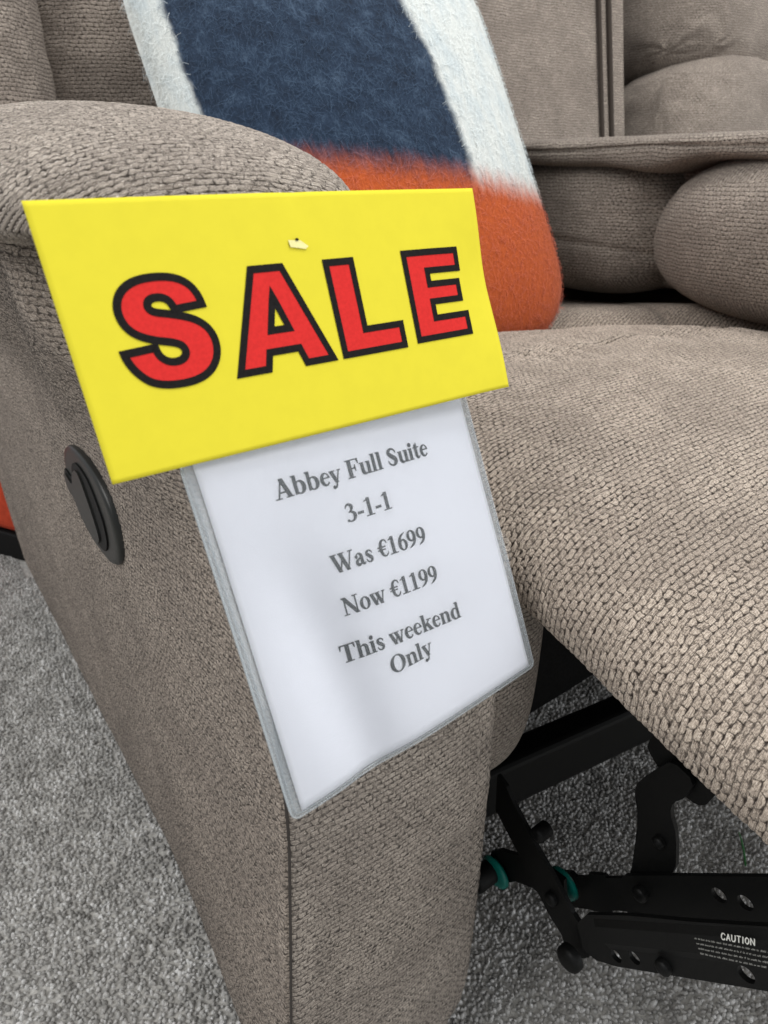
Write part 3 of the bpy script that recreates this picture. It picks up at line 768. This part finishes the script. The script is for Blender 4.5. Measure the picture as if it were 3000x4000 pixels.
class Card:
    """a bent sheet given by its four corners (TL, TR, BR, BL) and a bend function; u right, v down"""
    def __init__(s, c, bend=None):
        s.c = np.array(c, float); s.bend = bend
        n_ = np.cross(s.c[1] - s.c[0], s.c[3] - s.c[0]); n_ /= np.linalg.norm(n_)
        s.n = -n_ if n_[1] > 0 else n_
        s.w = np.linalg.norm(s.c[1] - s.c[0]); s.h = np.linalg.norm(s.c[3] - s.c[0])
    def at(s, u, v, e=0.0):
        a = s.c[0] * (1 - u) * (1 - v) + s.c[1] * u * (1 - v) + s.c[2] * u * v + s.c[3] * (1 - u) * v
        return a + s.n * (e + (s.bend(u, v) if s.bend else 0))
    def sheet(s, name, mat, parent, e=0, u0=0, u1=1, v0=0, v1=1, th=.0004, nu=60, nv=40, r=0, single=False):
        us = np.linspace(u0, u1, nu); vs = np.linspace(v0, v1, nv); V = []; UV = []
        def corner(u, v):
            if r:   # rounded corners
                X_, Y_ = u * s.w, v * s.h; cx_ = min(max(X_, r), s.w - r); cy_ = min(max(Y_, r), s.h - r)
                d = math.hypot(X_ - cx_, Y_ - cy_)
                if d > r: X_, Y_ = cx_ + (X_ - cx_) * r / d, cy_ + (Y_ - cy_) * r / d
                return X_ / s.w, Y_ / s.h
            return u, v
        for k in (0, 1):
            for v in vs:
                for u in us:
                    a, b = corner(u, v)
                    V.append(s.at(a, b, e - k * th)); UV.append((u, -v * s.h / s.w))
        N = nu * nv
        if single: return mesh(name, V[:N], grid_faces(nu, nv, True), mat, parent, uv=UV[:N])
        F = grid_faces(nu, nv, True) + [tuple(q + N for q in f) for f in grid_faces(nu, nv)]
        bd = [i for i in range(nu)] + [j * nu + nu - 1 for j in range(1, nv)] + [N - 1 - i for i in range(1, nu)] + [j * nu for j in range(nv - 2, 0, -1)]
        for i in range(len(bd)):
            a, b = bd[i], bd[(i + 1) % len(bd)]
            F.append((a, b, b + N, a + N))
        return mesh(name, V, F, mat, parent, uv=UV, smooth=False if th > .002 else True)
    def flat(s, name, items, mat, parent, e, layer=.00002, maxe=0):
        """items: list of (layer index, loops in card (u, v))"""
        V = []; F = []
        for k, loops in items:
            p, tri = fill(loops); b = len(V)
            V += [s.at(u, v, e + k * layer) for u, v in p]
            st_ = [tuple(p[i] for i in t_) for t_ in tri]
            if maxe:
                V = V[:b]; st2 = []
                while st_:
                    t_ = st_.pop(); ed = [math.hypot(t_[i][0] - t_[(i + 1) % 3][0], t_[i][1] - t_[(i + 1) % 3][1]) for i in range(3)]
                    m_ = ed.index(max(ed))
                    if ed[m_] < maxe: st2.append(t_); continue
                    a, c, d_ = t_[m_], t_[(m_ + 1) % 3], t_[(m_ + 2) % 3]; mid = ((a[0] + c[0]) / 2, (a[1] + c[1]) / 2)
                    st_ += [(a, mid, d_), (mid, c, d_)]
                for t_ in st2:
                    q = len(V); V += [s.at(u, v, e + k * layer) for u, v in t_]; F.append((q, q + 1, q + 2))
            else: F += [tuple(b + i for i in t_) for t_ in tri]
        return mesh(name, V, F, mat, parent, smooth=False)

# ------------------------------------------------------------------ price sign in its vinyl pocket
pc = [(-.019, .035, .580), (.140, .046, .576), (.145, -.016, .434), (-.014, -.027, .438)]
bendp = lambda u, v: .0022 * math.sin(math.pi * u) * (1 - .35 * v) - .0030 * math.exp(-((u - .16 - .12 * v) / .10) ** 2) * float(sstep(v, .15, .55)) + .0010 * (1 - .8 * v) * math.sin(5 * u + 3.2 * v)
price = Card(pc, bendp)
sign = new_obj("price_sign", None); sign.empty_display_size = .03
tag(sign, "white price sheet in clear plastic pocket hanging on the sofa arm below the yellow card", "price sign")
price.sheet("pocket_back", M_rim, sign, e=-.0012, th=.0003, r=.004)
pp = price.sheet("price_sheet", M_paper, sign, e=0, u0=.032, u1=.976, v0=.0, v1=.988, th=.0002)
LINES = [("Abbey Full Suite", .215, .160, .776, .163), ("3-1-1", .411, .281, .583, .285), ("Was \u20ac1699", .323, .408, .678, .426),
         ("Now \u20ac1199", .322, .537, .683, .558), ("This weekend", .278, .668, .732, .702), ("Only", .419, .765, .585, .766)]
EM = .0785   # em height in v units
items = []
for txt, u0, v0, u1, v1 in LINES:
    ps, adv = text_polys(txt); kx = (u1 - u0) / adv
    for k, loops in ps:
        items.append((k, [[(u0 + px * kx, v0 + (v1 - v0) * px / adv - py * EM / 1000) for px, py in l] for l in loops]))
bold = []
def thicken(l, hw):
    q = np.array(l, float) * [price.w, price.h]; m = len(q); o = []
    for i in range(m):
        a, b = q[i], q[(i + 1) % m]; d = b - a; L = np.linalg.norm(d)
        if L < 1e-9: continue
        d /= L; nn = np.array([-d[1], d[0]]) * hw; e_ = d * hw * .7
        o.append([tuple(p / [price.w, price.h]) for p in (a - nn - e_, b - nn + e_, b + nn + e_, a + nn - e_)])
    return o
for k, loops in items:
    for l in loops: bold += [(k + 4 + .013 * i, [r_]) for i, r_ in enumerate(thicken(l, .00011))]
items += bold
price.flat("price_lettering", items, M_textink, pp, .00012)
price.sheet("pocket_front", M_sleeve, sign, e=.0012, r=.004, single=True)
def rim(card, e, r, inset, nm, par, mat):
    pts = []
    K = [(inset, inset), (1 - inset, inset), (1 - inset, 1 - inset), (inset, 1 - inset)]
    cr = .022
    for i, (sx, sy) in enumerate(((0, 0), (1, 0), (1, 1), (0, 1))):
        cx_ = inset + cr if sx == 0 else 1 - inset - cr; cy_ = inset + cr if sy == 0 else 1 - inset - cr
        a0 = (180, 270, 0, 90)[i]
        for a in np.linspace(a0, a0 + 90, 6): pts.append((cx_ + cr * math.cos(math.radians(a)), cy_ + cr * math.sin(math.radians(a))))
    full = []
    for i in range(len(pts)):
        a, b = pts[i], pts[(i + 1) % len(pts)]
        m = 14 if math.hypot(a[0] - b[0], a[1] - b[1]) > .2 else 1
        for t_ in range(m): full.append(card.at(a[0] + (b[0] - a[0]) * t_ / m, a[1] + (b[1] - a[1]) * t_ / m, e))
    full.append(full[0])
    return tube(nm, full, r, mat, par, n=8)
rim(price, .0002, .00055, .001, "pocket_rim", sign, M_rim)
rim(price, .0008, .00028, .011, "pocket_weld", sign, M_rim)

# ------------------------------------------------------------------ yellow sale card
w = .193
sc = [(-.0499, .0545, .6713), (.1450, .0545, .6723), (.1490, .0268, .5822), (-.0459, .0268, .5812)]
bends = lambda u, v: .0016 * math.sin(math.pi * u) + .0030 * max(0, (u - .86) / .14) ** 2 * (1 if v > .55 else .2 + .8 * v / .55) - .0018 * math.exp(-((u - .50) / .025) ** 2) * max(0, 1 - v * 4.5) * .35 - .0040 * math.exp(-((v - .45) / .28) ** 2) * max(0, (u - .82) / .18) ** 1.5
sale = Card(sc, bends)
cardo = sale.sheet("sale_card", M_yellow, None, e=0, th=.00035, nu=90, nv=50)
tag(cardo, "bright yellow card with red SALE lettering in front of the sofa arm", "sale sign")
ASP = sale.h / sale.w
Sx = [(40, 236), (245, 250)] 
def bez_path(start, segs, n=8):
    out = [start]; p = start
    for sg in segs:
        if len(sg) == 1: out.append(sg[0]); p = sg[0]
        else:
            a, b, c = sg
            for t_ in np.linspace(0, 1, n + 1)[1:]:
                out.append(tuple((1 - t_) ** 3 * np.array(p) + 3 * (1 - t_) ** 2 * t_ * np.array(a) + 3 * (1 - t_) * t_ ** 2 * np.array(b) + t_ ** 3 * np.array(c)))
            p = c
    return out
S_out = bez_path((46, 222), [((258, 236),), ((262, 200), (272, 176), (286, 162)), ((308, 137), (338, 126), (372, 126)), ((398, 126), (420, 132), (436, 145)), ((450, 158), (458, 172), (458, 188)),
    ((458, 204), (450, 218), (436, 231)), ((422, 243), (388, 256), (334, 268)), ((246, 288), (182, 316), (144, 350)), ((106, 384), (86, 430), (86, 484)), ((86, 520), (96, 554), (117, 586)),
    ((138, 618), (170, 642), (211, 660)), ((252, 678), (309, 688), (380, 688)), ((467, 688), (534, 672), (580, 639)), ((626, 606), (653, 554), (661, 482)), ((460, 468),), ((455, 499), (444, 522), (427, 536)),
    ((410, 550), (387, 557), (358, 557)), ((334, 557), (316, 552), (304, 542)), ((292, 532), (286, 520), (286, 506)), ((286, 495), (291, 486), (300, 477)), ((310, 468), (334, 460), (371, 452)),
    ((464, 432), (531, 411), (572, 390)), ((612, 369), (641, 344), (660, 314)), ((679, 284), (688, 250), (688, 212)), ((688, 168), (676, 127), (651, 89)), ((626, 51), (592, 23), (548, 4)),
    ((504, -15), (449, -25), (382, -25)), ((264, -25), (183, -2), (138, 43)), ((92, 88), (52, 150), (46, 222))])[:-1]
LET = {
 'S': ([S_out], (64, 688, -25, 688), (.084, .267, .268, .698)),
 'A': ([[(0, 0), (268, 716), (512, 716), (780, 0), (546, 0), (510, 118), (259, 118), (224, 0)], [(312, 273), (464, 273), (388, 520)]], (0, 780, 0, 716), (.286, .516, .275, .704)),
 'L': ([[(75, 716), (296, 716), (296, 176), (641, 176), (641, 0), (75, 0)]], (75, 641, 0, 716), (.533, .712, .276, .704)),
 'E': ([[(72, 716), (665, 716), (665, 563), (294, 563), (294, 449), (638, 449), (638, 303), (294, 303), (294, 162), (676, 162), (676, 0), (72, 0)]], (72, 676, 0, 716), (.742, .922, .267, .696)),
}
HW = .0073    # half outline width in u units
for ch, (loops, (x0, x1, y0, y1), (u0, u1, v0, v1)) in LET.items():
    u0 += HW; u1 -= HW; v0 += HW / ASP; v1 -= HW / ASP
    mp = lambda p: (u0 + (p[0] - x0) / (x1 - x0) * (u1 - u0), v1 - (p[1] - y0) / (y1 - y0) * (v1 - v0))
    L = [[mp(p) for p in l] for l in loops]
    red = sale.flat("red_letter", [(0, L)], M_red, cardo, .00018, maxe=.03)
    V = []; F = []
    for l in L:
        l2 = []
        for i_ in range(len(l)):
            a_, c_ = l[i_], l[(i_ + 1) % len(l)]; m_ = max(1, int(math.hypot(a_[0] - c_[0], a_[1] - c_[1]) / .02))
            l2 += [(a_[0] + (c_[0] - a_[0]) * k_ / m_, a_[1] + (c_[1] - a_[1]) * k_ / m_) for k_ in range(m_)]
        q = np.array([(u, v * ASP) for u, v in l2]); m = len(q); b = len(V)
        ar = sum(q[i][0] * q[(i + 1) % m][1] - q[(i + 1) % m][0] * q[i][1] for i in range(m))
        for i in range(m):
            d0 = q[i] - q[i - 1]; d1 = q[(i + 1) % m] - q[i]
            d0 /= np.linalg.norm(d0) + 1e-12; d1 /= np.linalg.norm(d1) + 1e-12
            n0 = np.array([-d0[1], d0[0]]); n1 = np.array([-d1[1], d1[0]])
            mt = n0 + n1; mt /= np.linalg.norm(mt) + 1e-12
            k = HW / max(.38, mt @ n0)
            for sgn in (1, -1):
                p = q[i] + mt * k * sgn
                V.append(sale.at(p[0], p[1] / ASP, .00032))
        for i in range(m):
            a, c = b + 2 * i, b + 2 * ((i + 1) % m)
            F.append((a, a + 1, c + 1, c))
    mesh("letter_outline", V, F, M_ink, red, smooth=False)
# scrap of clear tape with a dark speck where the card is pinned
tp = sale.flat("tape_tab", [(0, [[(.464, .188), (.492, .192), (.508, .218), (.500, .228), (.466, .216)]])], M_tape, cardo, .0006)
sale.flat("pin_head", [(0, [ell(.484, .188, .004, .006)])], M_ink, tp, .0009)

# ------------------------------------------------------------------ caution print on the lower bar
def yz_text(name, y0, z0, dy, dz, up, h, txt, mat, parent, x, gap=1.15, thin=.16):
    """simple stroked capitals along (dy, dz) on a plane of constant X"""
    ST = {'C': [[(1, .8), (.75, 1), (.3, 1), (0, .7), (0, .3), (.3, 0), (.75, 0), (1, .2)]], 'A': [[(0, 0), (.5, 1), (1, 0)], [(.2, .35), (.8, .35)]],
          'U': [[(0, 1), (0, .25), (.3, 0), (.7, 0), (1, .25), (1, 1)]], 'T': [[(0, 1), (1, 1)], [(.5, 1), (.5, 0)]], 'I': [[(.5, 0), (.5, 1)]],
          'O': [[(.5, 1), (.1, .8), (0, .5), (.1, .2), (.5, 0), (.9, .2), (1, .5), (.9, .8), (.5, 1)]], 'N': [[(0, 0), (0, 1), (1, 0), (1, 1)]]}
    d = np.array([dy, dz]); d /= np.linalg.norm(d); u_ = np.array(up); u_ /= np.linalg.norm(u_)
    V = []; F = []; cur = 0; lay = 0
    for ch in txt:
        wd = .52 * h if ch != 'I' else .16 * h
        for s_ in ST[ch]:
            for a, b in zip(s_[:-1], s_[1:]):
                A_ = np.array([y0, z0]) + d * (cur + a[0] * wd) + u_ * a[1] * h; B_ = np.array([y0, z0]) + d * (cur + b[0] * wd) + u_ * b[1] * h
                t_ = (B_ - A_) / (np.linalg.norm(B_ - A_) + 1e-9); n_ = np.array([-t_[1], t_[0]]) * thin * h / 2; k = len(V); lay += 1
                for p in (A_ - n_ - t_ * .05 * h, A_ + n_ - t_ * .05 * h, B_ + n_ + t_ * .05 * h, B_ - n_ + t_ * .05 * h): V.append((x - lay * .000004, p[0], p[1]))
                F.append((k, k + 1, k + 2, k + 3))
        cur += wd + .26 * h
    return mesh(name, V, F, mat, parent, smooth=False)
yz_text("caution_lettering", -.1360, .3100, -.707, .707, (.0010, .0040), .0042, "CAUTION", M_white, low, .1792, thin=.15)
# fine print: four rows of word-length marks
V = []; F = []
d = np.array([-.656, .755]); n_ = np.array([-d[1], d[0]]) * -1; d = np.array([-.707, .707]); n_ = np.array([.25, .97])
for row_ in range(4):
    o_ = np.array([-.1240, .2938]) + np.array([-.0017, -.0024]) * row_; pos_ = 0
    while pos_ < .06:
        wl = random.uniform(.0007, .0034)
        # each word is a run of tiny letter-like ticks
        q = pos_
        while q < pos_ + wl:
            hh = random.choice((.0008, .0010, .0013)); k = len(V)
            for a, b in ((0, 0), (.00022, 0), (.00022, hh), (0, hh)):
                p = o_ + d * (q + a) + n_ * b; V.append((.1792, p[0], p[1]))
            F.append((k, k + 1, k + 2, k + 3)); q += .00042
        pos_ += wl + .0010
mesh("caution_fine_print", V, F, M_whitedim, low, smooth=False)

# ------------------------------------------------------------------ wool cushion
def pillow():
    BR, TR, TL, BL = (np.array(q) for q in ((.618, .330, .497), (.580, .578, .950), (.196, .705, .928), (.198, .430, .481)))
    nrm = np.cross(TR - BR, BL - BR); nrm /= np.linalg.norm(nrm)
    if nrm[1] > 0: nrm = -nrm
    n = 90; V = []; UV = []
    front = lambda u, v: .062 * ((1 - abs(2 * u - 1) ** 2.6) * (1 - abs(2 * v - 1) ** 2.6)) ** .55
    for k in (1, -1):
        for j in range(n):
            v = j / (n - 1)
            for i in range(n):
                u = i / (n - 1)
                # sides bow in slightly between the corners
                uu = .5 + (u - .5) * (1 - .012 * (1 - (2 * v - 1) ** 2)); vv = .5 + (v - .5) * (1 - .035 * (1 - (2 * u - 1) ** 2))
                X_, Y_ = 2 * uu - 1, 2 * vv - 1
                uu = .5 + .5 * X_ * math.sqrt(1 - .26 * Y_ ** 8); vv = .5 + .5 * Y_ * math.sqrt(1 - .26 * X_ ** 8)
                p = BL * (1 - uu) * (1 - vv) + BR * uu * (1 - vv) + TR * uu * vv + TL * (1 - uu) * vv
                p = p - nrm * .012 + nrm * k * front(u, v) * (1 if k > 0 else .7)
                V.append(p); UV.append((u, v))
    V = np.array(V); V += nrm * (.004 * noise1(V * 1.1, 51))[:, None]
    F = grid_faces(n, n) + [tuple(q + n * n for q in f) for f in grid_faces(n, n, True)]
    bd = [i for i in range(n)] + [j * n + n - 1 for j in range(1, n)] + [n * n - 1 - i for i in range(1, n)] + [j * n for j in range(n - 2, 0, -1)]
    for i in range(len(bd)):
        a, b = bd[i], bd[(i + 1) % len(bd)]
        F.append((b, a, a + n * n, b + n * n))
    o = mesh("throw_pillow", V, F, M_wool, None, uv=UV)
    tag(o, "brushed wool cushion in navy, white and orange leaning behind the sofa arm", "cushion")
    # loose fibres standing off the felt
    Nf = 15000; fv = []; ff = []; fu = []
    P = V[:n * n].reshape(n, n, 3)
    for _ in range(Nf):
        if random.random() < .16: u, v = random.choice(((random.uniform(.975, 1), random.random()), (random.uniform(0, .03), random.random()), (random.random(), random.uniform(0, .02))))
        else: u, v = random.random(), random.random()
        i = min(int(u * (n - 1)), n - 2); j = min(int(v * (n - 1)), n - 2)
        p = P[j, i] + (P[j, i + 1] - P[j, i]) * (u * (n - 1) - i) + (P[j + 1, i] - P[j, i]) * (v * (n - 1) - j)
        t1 = P[j, i + 1] - P[j, i]; t2 = P[j + 1, i] - P[j, i]
        nn = np.cross(t1, t2); nn /= np.linalg.norm(nn) + 1e-9
        if nn @ nrm < 0: nn = -nn
        dr = rng.normal(size=3) * .55 + np.array([0, 0, -.5]); dr -= nn * (dr @ nn); dr /= np.linalg.norm(dr) + 1e-9
        L = random.uniform(.004, .013); wv = np.cross(nn, dr) * random.uniform(.00009, .00018)
        k = len(fv); cur = rng.normal(size=3) * .3
        for s_ in (0, .35, .7, 1):
            q = p + dr * L * s_ + nn * (.0004 + .0026 * math.sin(s_ * 2.6) * random.uniform(.5, 1)) + np.cross(dr, nn) * L * .4 * s_ * s_ * cur[0]
            fv += [q - wv, q + wv]; fu += [(u, v), (u, v)]
        for s_ in range(3): ff.append((k + 2 * s_, k + 2 * s_ + 1, k + 2 * s_ + 3, k + 2 * s_ + 2))
    f = mesh("wool_fuzz", fv, ff, M_fuzz, o, uv=fu); f["kind"] = "stuff"
def mat_fuzz():
    m = M_wool.copy(); m.name = "loose_wool_fibre"
    nt = m.node_tree
    for nd in nt.nodes:
        if nd.type == 'BSDF_PRINCIPLED':
            lk = nd.inputs['Base Color'].links[0]; src = lk.from_socket
            mx = nt.nodes.new('ShaderNodeVectorMath'); mx.operation = 'MULTIPLY_ADD'
            nt.links.new(src, mx.inputs[0]); mx.inputs[1].default_value = (1.25, 1.25, 1.25); mx.inputs[2].default_value = (.022, .032, .046)
            nt.links.new(mx.outputs[0], nd.inputs['Base Color'])
            for l in list(nd.inputs['Normal'].links): nt.links.remove(l)
    return m
M_fuzz = mat_fuzz()
pillow()

# ------------------------------------------------------------------ orange seat behind the arm, small things on the carpet
ch = new_obj("orange_armchair", None); ch.location = (.045, 1.035, 0); ch.rotation_euler = (0, 0, math.radians(30)); ch.empty_display_size = .1
tag(ch, "rust orange upholstered seat with black base, partly hidden behind the sofa arm", "armchair")
box("base", (.006, .006, .0), (.54, .66, .058), M_blackpl2, ch, .004)
box("seat_body", (0, 0, .0585), (.55, .67, .42), M_orange_chair, ch, .03, 5)
box("backrest", (.40, .0, .421), (.55, .67, .80), M_orange_chair, ch, .04, 5)

st = tube("staple", [(-.0755, .309, .0110), (-.067, .3115, .0125), (-.0715, .2985, .0120), (-.0640, .2960, .0125)], .00032, M_steel)
tag(st, "bent steel staple lying in the grey carpet left of the sofa arm", "staple")
gt = tube("green_thread", [(.500, -.055, .008), (.503, -.048, .022), (.5035, -.042, .034), (.501, -.038, .044)], [.0011, .0011, .0009, .0005], M_green)
tag(gt, "short green thread standing in the carpet beside the footrest mechanism", "thread")
